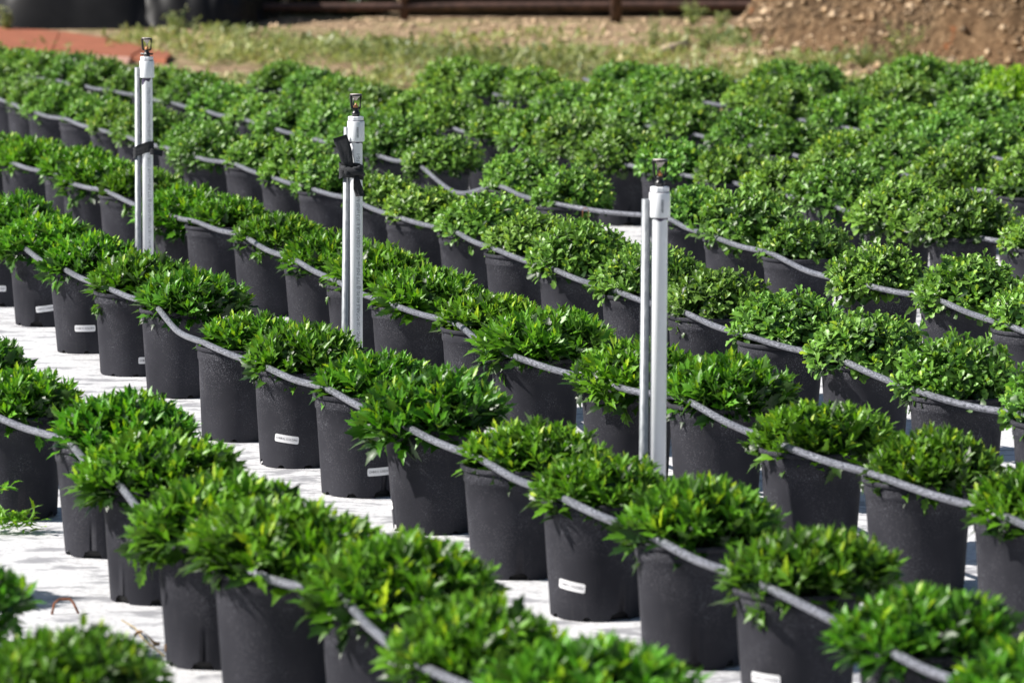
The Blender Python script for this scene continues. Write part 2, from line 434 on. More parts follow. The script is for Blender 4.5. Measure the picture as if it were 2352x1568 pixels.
def soil_mesh():
    v = [(0, 0, .240)]; f = []; n = 28
    for k in (1, 2, 3):
        for i in range(n):
            a = 2*PI*i/n; rr_ = .1172*k/3; v.append((rr_*math.cos(a), rr_*math.sin(a), .238+random.uniform(-.004, .006)-(.004 if k == 3 else 0)))
    for i in range(n):
        j = (i+1) % n; f.append((0, 1+i, 1+j))
        for k in range(2): f.append((1+k*n+i, 1+(k+1)*n+i, 1+(k+1)*n+j, 1+k*n+j))
    return mesh('soil', v, f, True, M['soil'])
SOIL = soil_mesh()

# ---------------------------------------------------------------- lettering
def text_mesh(s, size):
    cu = bpy.data.curves.new('t', 'FONT'); cu.body = s; cu.size = size; cu.align_x = 'CENTER'; cu.align_y = 'CENTER'
    cu.resolution_u = 2; cu.offset = 0
    o = bpy.data.objects.new('t', cu); C.objects.link(o)
    dg = bpy.context.evaluated_depsgraph_get(); me = bpy.data.meshes.new_from_object(o.evaluated_get(dg))
    V = [tuple(v.co) for v in me.vertices]; Fc = [tuple(p.vertices) for p in me.polygons]
    bpy.data.objects.remove(o); bpy.data.meshes.remove(me); bpy.data.curves.remove(cu)
    return V, Fc
TXT = text_mesh('CHERYL GOLDEN', .0098)
def sticker(parent, th, z0, tilt):
    """white rounded label on the pot wall, th = angle round the pot"""
    w2, h2, cr = .034, .0105, .004
    def wrap(x, y, off):
        xx = x*math.cos(tilt)-y*math.sin(tilt); yy = x*math.sin(tilt)+y*math.cos(tilt)
        z = z0+yy; r = wall_r(z)*1.004+off; a = th+xx/r; return (r*math.cos(a), r*math.sin(a), z)
    v = []; f = []; xs = [-w2, -w2+.0012, -w2+.004]+[(-w2+.004)+(2*w2-.008)*i/8 for i in range(1, 8)]+[w2-.004, w2-.0012, w2]
    for x in xs:
        e = max(0, abs(x)-(w2-cr)); hh = h2-cr+math.sqrt(max(0, cr*cr-e*e))
        for k in range(4): v.append(wrap(x, -hh+2*hh*k/3, .0010))
    for i in range(len(xs)-1):
        for k in range(3): f.append((i*4+k, (i+1)*4+k, (i+1)*4+k+1, i*4+k+1))
    st = ob('sticker', mesh('sticker', v, f, True, M['sticker']), parent)
    V, Fc = TXT; mw = max(abs(p[0]) for p in V); sc = .030/mw
    ob('lettering', mesh('lettering', [wrap(p[0]*sc, p[1]*sc*1.05, .0016) for p in V], Fc, False, M['ink']), st)

# ---------------------------------------------------------------- where the pots stand (left rim edge and rim height in the frame)
ROWS = {
'A': [(-225, 865), (-85, 945), (124, 1020), (226, 1110), (352, 1235), (482, 1305), (728, 1375), (905, 1520), (1135, 1625)],
'B': [(-75, 530), (18, 568), (113, 622), (211, 665), (318, 708), (442, 792), (575, 845), (716, 900), (880, 975), (1060, 1060), (1238, 1140), (1450, 1235), (1680, 1345), (1962, 1480), (2240, 1600)],
'C': [(-95, 360), (0, 378), (99, 402), (140, 426), (226, 446), (349, 493), (424, 516), (533, 548), (650, 600), (748, 650), (850, 700), (1010, 750), (1125, 815), (1330, 880), (1530, 925), (1740, 1025), (1980, 1095), (2230, 1180)],
'D': [(135, 280), (205, 301), (268, 316), (359, 345), (415, 361), (515, 381), (598, 410), (684, 436), (790, 465), (884, 503), (1007, 533), (1113, 579), (1235, 620), (1378, 671), (1529, 723), (1687, 782), (1881, 829), (2084, 904), (2322, 962)],
'E': [(-95, 156), (-30, 168), (40, 179), (108, 188), (172, 200), (239, 212), (303, 224), (375, 240), (450, 257), (534, 277), (605, 297), (681, 318), (757, 338), (836, 359), (942, 383), (1117, 433), (1225, 469), (1494, 505), (1614, 547), (1749, 588), (1928, 653), (2110, 690), (2276, 753)],
'F': [(1066, 313), (1165, 332), (1267, 345), (1353, 373), (1469, 395), (1603, 416), (1715, 444), (1836, 469), (1981, 513), (2129, 540), (2301, 564)],
'G': [(1860, 376), (1976, 393), (2117, 427), (2284, 448)],
}
SL = -0.328; UD = Vector((SL, 1, 0)).normalized()      # row direction, away from the camera
def rim_world(x, y):
    p = at_z(x, y, H); px = RR*F/p.y; return at_z(x+px, y, H)
POS = {}
for k, l in ROWS.items(): POS[k] = [rim_world(x, y) for x, y in l]
YMAX = 24.1
def extend_far(k, n=40):
    p = POS[k][0].copy()
    for _ in range(n):
        p = p + UD*random.uniform(.54, .64) + Vector((random.gauss(0, .02), 0, 0))
        if p.y > YMAX or (p.x/p.y*F+1176) < -160: break
        POS[k].insert(0, p.copy())
def extend_near(k, n=40):
    p = POS[k][-1].copy()
    for _ in range(n):
        p = p - UD*random.uniform(.56, .64) + Vector((random.gauss(0, .02), 0, 0))
        if (p.x/p.y*F+1176) > 2352+170 or p.y < 7.2: break
        POS[k].append(p.copy())
for k in 'DFG': extend_far(k)
for k in 'CDEFG': extend_near(k)
for k, c, ph in (('H', 8.42, .1), ('I', 9.2, .35), ('J', 9.98, .2), ('K', 10.75, .5)):
    y = YMAX-.1-ph*.5; l = []
    while True:
        x = c+SL*y+random.gauss(0, .025); u = x/y*F+1176
        if u > 2352+150: break
        l.append(Vector((x, y, H))); y -= random.uniform(.54, .62)
    POS[k] = l
# first row: only the plants in the lower left corner
POS['Z'] = [Vector((x, y, H)) for x, y in ((-1.52, 10.0), (-1.30, 9.3), (-1.13, 8.42), (-.785, 7.68))]
ORD = ['first', 'second', 'third', 'fourth', 'fifth', 'sixth', 'seventh', 'eighth', 'ninth', 'tenth', 'eleventh', 'twelfth', 'thirteenth', 'fourteenth',
       'fifteenth', 'sixteenth', 'seventeenth', 'eighteenth', 'nineteenth', 'twentieth', 'twenty-first', 'twenty-second', 'twenty-third', 'twenty-fourth', 'twenty-fifth', 'twenty-sixth', 'twenty-seventh', 'twenty-eighth']
ROWORDER = 'ZABCDEFGHIJK'
def hit_pot(px, py, P):
    d = ray(px, py); r = .113
    for _ in range(4):
        ox, oy = -P.x, -P.y
        a = d.x**2+d.y**2; b = 2*(ox*d.x+oy*d.y); c_ = ox*ox+oy*oy-r*r
        D_ = b*b-4*a*c_
        t = (-b-math.sqrt(max(0, D_)))/(2*a); z = HC+d.z*t; r = wall_r(z)
    return math.atan2(oy+d.y*t, ox+d.x*t), z
STICK = {('B', 0): (-8, 662, 0), ('B', 1): (105, 708, .12), ('B', 2): (196, 756, 0), ('B', 3): (341, 824, 0), ('B', 6): (657, 1009, -.10), ('B', 7): (872, 1082, .03),
         ('B', 8): (893, 1161, .2), ('B', 10): (1312, 1345, -.12), ('B', 12): (1757, 1558, -.03)}
SIZE = {('E', None): 1.0}
TREE = {}
nrow = {}
OUT = {k: 1 for k in ROWORDER}
for k in ROWORDER:
    POS[k] = sorted(POS[k], key=lambda p: -p.y)
    kind = 'a' if k in 'ZABC' else 'b'
    vis = 0
    for i, P in enumerate(POS[k]):
        u = P.x/P.y*F+1176; r_px = .2*F/P.y
        inframe = -r_px < u < 2352+r_px and P.y > 7.4
        if not inframe and u > 2352: continue
        if not inframe and (P.y < 9 or P.y > 16) and k != 'Z': continue
        base = Vector((P.x, P.y, ripple(P.x, P.y)))
        root = empty('potted_chrysanthemum', base)
        root.rotation_euler = (random.gauss(0, .008), random.gauss(0, .008), 0)
        if (k, i) == ('B', 5): root.rotation_euler = (0, .035, 0)
        p = ob('pot', random.choice(POTS), root); p.rotation_euler.z = random.uniform(0, 6.28)
        s = ob('soil', SOIL, root)
        fm, sm = random.choice(FOL[kind])
        rz = random.uniform(0, 6.28)
        sc = random.uniform(.90, 1.10)
        if k in 'A': sc *= 1.05
        if k == 'Z': sc *= 1.04
        if k == 'B': sc *= 1.01
        if k in 'D': sc *= 1.0
        if k in 'GHIJK': sc *= 1.22
        if k in 'EF': sc *= 1.09
        zs = sc*random.uniform(.92, 1.12)*(.93 if k in 'GHIJK' else 1)
        fo = ob('foliage', fm, root); st = ob('stems', sm, fo)
        fo.rotation_euler = (random.gauss(0, .06), random.gauss(0, .06), rz)
        fo.scale = (sc*random.uniform(.94, 1.07), sc*random.uniform(.94, 1.07), zs); fo.location = (random.gauss(.027, .007), random.gauss(.016, .007), .245*(1-zs))
        leaf = 'pointed-leaf' if kind == 'a' else 'round-leaf'
        rown = ORD[ROWORDER.index(k)]
        if inframe: vis += 1
        which = ORD[max(0, vis-1)]
        if (k, i) in STICK and i != 0:
            sx, sy, tl = STICK[(k, i)]; th, z0 = hit_pot(sx, sy, P); sticker(root, th, z0, tl)
            lab = f'{leaf} mum in stickered black pot, {which} from left in {rown} row from front'
        else:
            if (k, i) in STICK:
                sx, sy, tl = STICK[(k, i)]; th, z0 = hit_pot(sx, sy, P); sticker(root, th, z0, tl)
            lab = f'{leaf} mum in black pot, {which} from left in {rown} row from the front'
        if not inframe: lab = f'{leaf} mum in black pot just past the left edge, {"farthest" if OUT[k] == 1 else "nearer"} one of the {rown} row'; OUT[k] += 1
        tag(root, lab, 'potted plant', 'potted chrysanthemums in rows on white ground cover')
        TREE[(k, i)] = (root, fo)
    nrow[k] = vis
print('POTS', {k: len(v) for k, v in POS.items()}, sum(len(v) for v in POS.values()), 'in frame', nrow)
# the lime green plant at the far right end of the back
best = None
for (k, i), (root, fo) in TREE.items():
    if k in 'JK':
        u = root.location.x/root.location.y*F+1176
        d = abs(u-2330)+abs(root.location.y-23.9)*90
        if best is None or d < best[0]: best = (d, root, fo)
if best:
    best[2].data = _lime; best[2].scale = (1.35, 1.35, 1.4); best[2].location.z = .245*(1-1.4)
    best[1]['label'] = 'bright lime-green mum, tallest and palest, at the far right back corner'

# ---------------------------------------------------------------- irrigation tubes
PERP = Vector((-UD.y, UD.x, 0))       # towards the camera's left
def catmull(p, n=8):
    out = []
    for i in range(len(p)-1):
        p0 = p[max(0, i-1)]; p1 = p[i]; p2 = p[i+1]; p3 = p[min(len(p)-1, i+2)]
        for j in range(n):
            t = j/n; out.append(0.5*((2*p1)+(-p0+p2)*t+(2*p0-5*p1+4*p2-p3)*t*t+(-p0+3*p1-3*p2+p3)*t**3))
    out.append(p[-1]); return out
def tube_uv(name, pts, r, mat, n=14):
    v = []; f = []; uv = []; L = 0
    for i, p in enumerate(pts):
        if i: L += (pts[i]-pts[i-1]).length
        t = (pts[min(i+1, len(pts)-1)]-pts[max(i-1, 0)]).normalized(); a = t.cross(Vector((0, 0, 1))).normalized(); b = a.cross(t)
        for k in range(n+1):
            q = 2*PI*k/n; v.append(p+(a*math.cos(q)+b*math.sin(q))*r); uv.append((L, k/n))
    for i in range(len(pts)-1):
        for k in range(n): f.append((i*(n+1)+k, i*(n+1)+k+1, (i+1)*(n+1)+k+1, (i+1)*(n+1)+k))
    f.append(tuple(range(n))); f.append(tuple((len(pts)-1)*(n+1)+k for k in range(n))[::-1])
    return mesh(name, v, f, True, mat, uv)
TUBEROWS = 'ZABCDEFGHIJK'
def sagf(g): return .005+max(0, g-.70)*.06+max(0, g-.98)*.5
for k in TUBEROWS:
    l = sorted(POS[k], key=lambda p: -p.y); pts = []
    a0 = l[0]+UD*.5; seq = [a0]+l+[l[-1]-UD*.5]
    for i, P in enumerate(seq):
        q = Vector((P.x, P.y, 0))+PERP*((.098 if k in 'ZABCDE' else .03)+random.gauss(0, .005)); q.z = H+(.012 if k in 'ZABCDE' else .004)+random.uniform(-.001, .003)
        if 0 < i:
            pr = pts[-1]; g = (q-pr).length
            mid = (pr+q)/2; mid.z -= sagf(g)*random.uniform(.7, 1.4); mid += PERP*random.gauss(0, .004)
            pts.append(mid)
        pts.append(q)
    me = tube_uv('irrigation_tube', catmull(pts, 9), .0090, M['tube'])
    o = ob('irrigation_tube', me)
    tag(o, f'dusty grey irrigation tube sagging over the pot rims of the {ORD[ROWORDER.index(k)]} row from the front', 'tube', 'irrigation tubes along the rows')

# rusty wire pins holding the tubes
def wire_pin(px, py, hgt, lab):
    p = at_z(px, py, .262); o = empty('wire_pin', (p.x, p.y, .245))
    m = MB(); m.tube([(-.011, 0, -.02), (-.011, 0, .028), (-.006, 0, .036), (.006, 0, .036), (.011, 0, .028), (.011, .003, hgt)], .0016, 6)
    b = m.build('wire', M['rust'], o); tag(o, lab, 'wire pin', 'rusty wire pins clipping the tubes to pots')
wire_pin(354, 703, -.02, 'rusty wire pin over the tube on the rim of the fourth sticker-row pot')
wire_pin(1151, 1108-50, -.02, 'small rusty wire pin over tube at the front-centre stickered row')
wire_pin(1345, 490, -.10, 'long rusty wire pin on the sagging tube in the gap behind the third pole')
wire_pin(748, 1365, -.02, 'rusty wire pin at the rim of a blurred front pot, lower left of centre')

# ---------------------------------------------------------------- sprinkler risers
PRINT = '1" IPS SCH-40 PVC-1120 POTABLE 450 PSI @ 73\u00b0F (NSF-pw-G U.P. CODE) CSR B137.3 (dNSF-fa)-CAN/ULC-S142:2-2 FG-1'
PT = text_mesh(PRINT, .010)
def ribbon(path, widths, parent, name, thick=.0022, wob=.0015):
    """cloth strip: path = list of (centre, across vector)"""
    v = []; f = []; n = 6; r = random.Random(5)
    for i, ((c_, ac), wd) in enumerate(zip(path, widths)):
        c_ = Vector(c_); ac = Vector(ac).normalized()
        nx = Vector(path[min(i+1, len(path)-1)][0])-Vector(path[max(i-1, 0)][0])
        nr = nx.cross(ac).normalized()
        for k in range(n+1):
            s = -1+2*k/n; e = c_+ac*s*wd/2+nr*(wob*math.sin(k*2.1+i*1.3))
            v.append(e+nr*thick/2)
        for k in range(n+1):
            s = -1+2*k/n; e = c_+ac*s*wd/2+nr*(wob*math.sin(k*2.1+i*1.3))
            v.append(e-nr*thick/2)
    m = 2*(n+1)
    for i in range(len(path)-1):
        for k in range(n):
            f.append((i*m+k, i*m+k+1, (i+1)*m+k+1, (i+1)*m+k)); f.append((i*m+n+1+k, (i+1)*m+n+1+k, (i+1)*m+n+2+k, i*m+n+2+k))
        f.append((i*m, (i+1)*m, (i+1)*m+n+1, i*m+n+1)); f.append((i*m+n, i*m+2*n+1, (i+1)*m+2*n+1, (i+1)*m+n))
    for b in (0, (len(path)-1)*m):
        for k in range(n): f.append((b+k, b+n+1+k, b+n+2+k, b+k+1))
    return ob(name, mesh(name, v, f, True, M['cloth']), parent)
def band(parent, r0, rodx, rodr, z0, z1, name='fabric_tie', lean=0.0, layers=1):
    """cloth wrapped round pipe (at 0) and rod (at rodx)"""
    outs = []
    n = 40; v = []; f = []; rows_ = 7
    for j in range(rows_):
        t = j/(rows_-1)
        for i in range(n):
            a = 2*PI*i/n; ca, sa = math.cos(a), math.sin(a)
            # hull of two circles
            if ca >= 0.0: x = (r0+.003)*ca; y = (r0+.003)*sa
            else: x = rodx+(rodr+.003)*ca; y = (rodr+.003)*sa
            bulge = .0012*math.sin(t*PI*5+i*.35)
            z = z0+(z1-z0)*t+lean*x+.003*math.sin(a*3+j)
            zz = z; x += bulge*ca; y += bulge*sa; v.append((x, y, zz))
    for j in range(rows_-1):
        for i in range(n):
            k = (i+1) % n; f.append((j*n+i, j*n+k, (j+1)*n+k, (j+1)*n+i))
    return ob(name, mesh(name, v, f, True, M['cloth']), parent)
def riser(xc, ytop, Y, lab, head_rot, lean=0.0, style=0, ytop_rod=None, rod_px=None):
    top = at_y(xc, ytop, Y); px = F/Y
    r0 = .0190
    root = empty('sprinkler_riser', (top.x, Y, 0)); root.rotation_euler = (0, lean, 0)
    zt = top.z                                          # top of the sprinkler bridge
    zc = zt-.062                                        # top of the coupling's bushing
    zb = zc-.072                                        # bottom of the coupling
    m = MB(); m.lathe([(.0001, .0), (r0, .0), (r0, zb+.01)], 32); pipe = m.build('pipe', M['pvc'], root)
    # printed text up the side
    V, Fc = PT; L = max(p[0] for p in V)-min(p[0] for p in V); s = .60/L
    th0 = -PI/2+.42
    def wr(p):
        a = th0+(-p[1]*s*1.2)*-1/r0*-1; r = r0+.0007
        return (r*math.cos(a), r*math.sin(a), zb-.035-.30+p[0]*s)
    if style != 2: ob('print', mesh('print', [wr(p) for p in V], Fc, False, M['pipeink']), pipe)
    # primer stain ring below the coupling
    n = 40; v = []; f = []
    for i in range(n):
        a = 2*PI*i/n; dn = .012+.007*math.sin(a*2+style*2)+.006*math.sin(a*5+1+style)
        v.append(((r0+.0004)*math.cos(a), (r0+.0004)*math.sin(a), zb+.004)); v.append(((r0+.0004)*math.cos(a), (r0+.0004)*math.sin(a), zb-max(.002, dn*(1.0 if style == 0 else .35))))
    for i in range(n): j = (i+1) % n; f.append((2*i, 2*j, 2*j+1, 2*i+1))
    ob('primer_stain', mesh('primer_stain', v, f, True, M['primer']), pipe)
    m = MB(); m.lathe([(r0+.0002, 0), (.0240, 0), (.0247, .0015), (.0247, .0565), (.0240, .058), (.0215, .058)], 36)
    cp = m.build('coupling', M['pvc'], root, loc=(0, 0, zb))
    if style in (1, 2):
        bc = MB(); rr_ = random.Random(3); z = 0
        while z < .030:
            hh = rr_.choice([.0006, .0009, .0014]); a0 = -PI/2+.12
            q = []
            for a in (a0, a0+.12, a0+.24):
                for zz in (z, z+hh): q.append((.0250*math.cos(a), .0250*math.sin(a), .012+zz))
            bc.add(q, [(0, 2, 3, 1), (2, 4, 5, 3)]); z += hh+rr_.choice([.0006, .001])
        bc.build('barcode', M['pipeink'], cp, smooth=False)
    m = MB(); m.lathe([(.0205, 0), (.0205, .002), (.0222, .002), (.0222, .0115), (.0205, .0135), (.009, .0135)], 10)
    m.build('bushing', M['pvc'], root, smooth=False, loc=(0, 0, zb+.058))
    m = MB(); m.lathe([(.0207, 0), (.0226, 0), (.0226, .0018), (.0207, .0018)], 30); m.build('thread_tape', M['primer'], root, loc=(0, 0, zb+.0581))
    # sprinkler head
    hd = MB(); hd.lathe([(.0105, 0), (.0105, .006), (.0125, .007), (.0125, .010), (.009, .013), (.0075, .020), (.010, .024), (.0001, .024)], 20)
    if style == 0:
        hd.box((0, 0, .0085), (.042, .007, .006)); hd.box((0, 0, .0085), (.007, .030, .006))
    head = hd.build('sprinkler_head', M['black'], root, loc=(0, 0, zb+.0715)); head.rotation_euler.z = head_rot
    zt_l = zt-(zb+.0715)
    br = MB()
    for sx in (-1, 1):
        br.tube([(sx*.009, 0, .021), (sx*.0135, 0, .026), (sx*.0155, 0, zt_l-.004), (sx*.0165, 0, zt_l-.002)], .0036, 8)
    br.tube([(0, .009, .021), (0, .0150, .027), (0, .0155, zt_l-.004)], .0022, 8)
    br.lathe([(.0001, zt_l-.004), (.0175, zt_l-.004), (.0185, zt_l-.001), (.0175, zt_l), (.0001, zt_l)], 24)
    br.build('bridge', M['black'], head)
    cp_ = MB(); cp_.lathe([(.0001, zt_l+.0002), (.0165, zt_l+.0002), (.0165, zt_l+.0012), (.0001, zt_l+.0016)], 24); cp_.build('cap', M['spinner'], head)
    sp = MB(); sp.lathe([(.0001, zt_l-.018), (.003, zt_l-.017), (.0065, zt_l-.012), (.0118, zt_l-.006), (.0118, zt_l-.0045)], 14); sp.build('spinner', M['spinner'], head)
    nz = MB(); nz.lathe([(.006, .0238), (.0065, .030), (.003, .033), (.0025, .037), (.0001, .038)], 12); nz.build('nozzle', M['brass'], head)
    # galvanised stake on the left
    rx = -.0345; rr0 = .0108
    rt = at_y(xc, ytop_rod, Y).z
    st = MB(); st.lathe([(rr0, 0), (rr0, rt), (rr0-.0018, rt), (rr0-.0018, rt-.05)], 20)
    stake = st.build('stake', M['galv'], root, loc=(rx, 0, 0)); stake.rotation_euler.y = .004 if style != 1 else .012
    if style == 0:
        zk = at_y(xc, 338, Y).z
        band(root, r0, rx, rr0, zk-.020, zk+.016, lean=.35)
        ribbon([((.010, -.022, zk-.012), (0, .2, 1)), ((.024, -.020, zk-.016), (0, .2, 1)), ((.040, -.015, zk-.019), (0, .3, 1)), ((.052, -.012, zk-.021), (.1, .3, 1))], [.022, .017, .019, .022], root, 'tie_end')
        th = MB(); th.tube([(.050, -.012, zk-.015), (.058, -.012, zk-.008), (.060, -.012, zk+.004), (.064, -.012, zk-.018)], .0005, 4); th.build('loose_thread', M['twig'], root)
    if style in (1, 3):
        zk = at_y(xc, 393, Y).z if style == 1 else zt-.20
        band(root, r0, rx, rr0, zk-.021, zk+.022, lean=-.05)
        kn = MB(); n1 = 26; pts = []
        for i in range(n1):
            a = 2*PI*i/(n1-1); pts.append((-.010+.020*math.cos(a), -.027-.004*math.sin(2*a), zk+.004+.009*math.sin(a)+.006*math.cos(2*a)))
        kn.tube(pts, [.0062+.0018*math.sin(i*1.7) for i in range(n1)], 10, False)
        kn.tube([(-.04, -.014, zk+.012), (-.028, -.026, zk+.008), (-.006, -.032, zk+.001), (.012, -.027, zk-.002), (.022, -.014, zk-.010)], [.006, .008, .010, .009, .006], 10)
        kn.build('knot', M['cloth'], root)
        ribbon([((-.016, -.026, zk+.010), (1, 0, .1)), ((-.024, -.026, zk+.030), (1, 0, .25)), ((-.031, -.024, zk+.060), (1, 0, .3)), ((-.041, -.022, zk+.088), (1, 0, .3)), ((-.045, -.02, zk+.100), (1, .05, .32))], [.020, .034, .040, .042, .040], root, 'tie_strip')
        ribbon([((.002, -.028, zk-.012), (1, 0, 0)), ((.004, -.030, zk-.028), (1, 0, -.05)), ((.008, -.029, zk-.050), (1, 0, -.1)), ((.013, -.026, zk-.070), (1, 0, .1))], [.012, .020, .028, .026], root, 'tie_tail')
    tag(root, lab, 'sprinkler', 'sprinkler risers standing between the rows')
    return root
riser(335, 88, 15.4, 'white PVC sprinkler riser with printed side and short black tie, leftmost tall pole', .0, .003, 0, 155)
riser(815, 217, 12.9, 'white PVC sprinkler riser with knotted black fabric bow, middle of three poles', .5, .003, 1, 292)
riser(1513, 367, 10.5, 'white PVC sprinkler riser without any tie, rightmost and nearest pole', .25, .003, 2, 457)
riser(-36, -5, 17.95, 'black fabric tie of a sprinkler riser cut off by the left edge', .2, .0, 3, 60)

# ---------------------------------------------------------------- litter on the fabric
def dead_leaf(px, py, sz, rz, lab, mat):
    p = at_z(px, py, .0); v = []; f = []; n = 9
    for i in range(n+1):
        t = i/n; wd = math.sin(PI*t**.85)*.22*(1+.25*math.sin(i*2.3)); zz = .012+.012*math.sin(t*5)
        for s in (-1, 0, 1): v.append(((t-.5)*sz, s*wd*sz, (zz+abs(s)*.010*math.cos(t*4))*sz/.06))
    for i in range(n):
        for s in range(2): a = i*3+s; f.append((a, a+1, a+4, a+3))
    o = ob('dead_leaf', mesh('dead_leaf', v, f, True, mat)); o.location = (p.x, p.y, .003); o.rotation_euler.z = rz
    tag(o, lab, 'dead leaf', 'dead leaves on the white ground cover')
dead_leaf(338, 1478, .055, .2, 'curled tan dead leaf on shaded white fabric, at end of thin twig', M['deadleaf'])
dead_leaf(432, 1524, .10, -.1, 'long brown dead leaf on white fabric in front of the front-row pots', M['deadleaf'])
p0 = at_z(280, 1436, .0); p1 = at_z(330, 1478, .0); p2 = at_z(378, 1512, 0)
m = MB(); m.tube([p0+Vector((0, 0, .012)), (p0+p1)/2+Vector((0.004, 0, .016)), p1+Vector((0, 0, .010)), p2+Vector((0, 0, .006))], [.0016, .0018, .0022, .0018], 6)
tag(m.build('twig', M['twig']), 'thin straw-coloured twig lying across the shaded fabric, lower left', 'twig')
q0 = at_z(130, 1410, 0); 
m = MB(); m.tube([(-.030, .0, 0), (-.024, 0, .026), (-.014, .01, .034), (.010, .012, .034), (.018, .006, .026), (.030, -.01, .006)], .0028, 8)
o = m.build('ground_staple', M['rust'], None); o.location = at_z(150, 1412, 0.0); tag(o, 'rusty wire staple arching out of the white fabric, lower left', 'staple')
# fresh weed sprigs at the left edge
def sprig(px, py, n, hgt, lab, spread=.12):
    p = at_z(px, py, 0); r = np.random.default_rng(n); P = []; D = []
    for i in range(n):
        a = r.uniform(0, 6.28); rad = r.uniform(0, spread); P.append((rad*math.cos(a)*1.6, rad*math.sin(a)*.7, r.uniform(.005, hgt))); D.append((r.normal(0, 1), r.normal(0, .6), r.uniform(.0, .7)))
    P = np.array(P); D = np.array(D)
    me = build_leaves('weed_sprig', LA, P, unit(D), unit(r.normal(0, .4, (n, 3))+np.array([0, 0, 1])), r.uniform(.035, .06, n), np.full(n, .3), r.uniform(.2, .9, n), r.uniform(.5, .95, n), M['leaf_a'], r.uniform(.5, .8, n))
    o = ob('weed_sprig', me); o.location = (p.x, p.y, 0); tag(o, lab, 'weed'); return o
sprig(25, 1222, 90, .05, 'low light-green weed sprig on white fabric at the left edge', .055)
o = sprig(0, 1222, 18, .03, 'lime-green weed shoot rising above the low left-edge weed', .025); o.location = at_y(-2, 1140, o.location.y)

# ---------------------------------------------------------------- background beyond the field
# terracotta sheets lying on the ground
tp = empty('terracotta_sheet', at_z(100, 110, 0)); O = Vector(tp.location)
def slab(pts, z0, z1, name, mat):
    b = [at_z(x, y, 0) for x, y in pts]; n = len(b)
    v = [(p.x-O.x, p.y-O.y, z0+O.z) for p in b]+[(p.x-O.x, p.y-O.y, z1+O.z) for p in b]
    f = [tuple(range(n))[::-1], tuple(range(n, 2*n))]+[(i, (i+1) % n, n+(i+1) % n, n+i) for i in range(n)]
    return ob(name, mesh(name, v, f, False, mat), tp)
slab([(-260, 128), (-260, 66), (-60, 68), (137, 81), (118, 128)], 0, .03, 'panel', M['panel'])
slab([(121, 129), (140, 82), (250, 98), (334, 118), (300, 138)], 0, .032, 'panel', M['panel'])
slab([(304, 140), (338, 119), (395, 131), (380, 146)], 0, .028, 'panel', M['panel'])
slab([(-260, 150), (-260, 130), (118, 130), (300, 140), (290, 162)], 0, .028, 'border_strip', M['panelpale'])
tag(tp, 'terracotta-orange flat sheets with dark seams on the ground behind the plants', 'sheet')

# black tarp pile, top left
def lump(name, cx, cy, rx, ry, hh, seed, mat, nx=70, ny=50, amp=.25, ridges=0):
    r = np.random.default_rng(seed); ks = r.normal(0, 1, (22, 2))*np.array([3.2, 3.2]); phs = r.uniform(0, 6.28, 22); v = []; f = []
    ks *= (np.arange(22)[:, None]/22*2.4+.25)
    for j in range(ny+1):
        for i in range(nx+1):
            a = -1+2*i/nx; b = -1+2*j/ny; e = max(0, 1-(abs(a)**2.6+abs(b)**2.2)); h0 = hh*e**.55
            x = cx+a*rx; y = cy+b*ry
            s = sum(math.sin(ks[q, 0]*a+ks[q, 1]*b+phs[q])/(1+q*.22) for q in range(22))
            if ridges: s += 1.6*abs(math.sin(a*9+b*4+s*.5))
            z = h0*(1+amp*s*.32); v.append((x, y, max(-.02, z-.01)))
    for j in range(ny):
        for i in range(nx): k = j*(nx+1)+i; f.append((k, k+1, k+nx+2, k+nx+1))
    return ob(name, mesh(name, v, f, True, mat))
o = lump('tarp_pile', -3.45, 37.0, 1.55, 2.2, .95, 4, M['tarp'], 90, 60, .35, 1); tag(o, 'crumpled black plastic tarp heaped on the ground at the top left', 'tarp')
o = lump('tarp_roll', -2.55, 35.6, .55, .75, .5, 9, M['tarp'], 50, 40, .3, 1); tag(o, 'smaller rolled black plastic bundle right of the big tarp heap', 'tarp')

# soil heap, top right
def heap_z(x, y):
    a = (x-5.0)/3.35; b = (y-33.5)/4.6; e = max(0, 1-(a*a+b*b))
    return 2.3*e**.9
def hnoise(x, y):
    return (math.sin(x*5.1+y*3.3)*.35+math.sin(x*9.7-y*6.1+1)*.25+math.sin(x*17+y*13)*.18+math.sin(x*31-y*23+2)*.14+math.sin(x*3.1-y*1.7)*.4)*.12
v = []; f = []; nx, ny = 260, 220
for j in range(ny+1):
    for i in range(nx+1):
        x = 1.4+7.4*i/nx; y = 28.5+9.6*j/ny; z = heap_z(x, y); z = z+hnoise(x, y)*min(1, z*4)+random.gauss(0, .008)*min(1, z*6)-.012; v.append((x, y, z))
for j in range(ny):
    for i in range(nx): k = j*(nx+1)+i; f.append((k, k+1, k+nx+2, k+nx+1))
tag(ob('soil_heap', mesh('soil_heap', v, f, True, M['heap'])), 'big rough heap of brown earth rising out of frame at top right', 'soil heap')
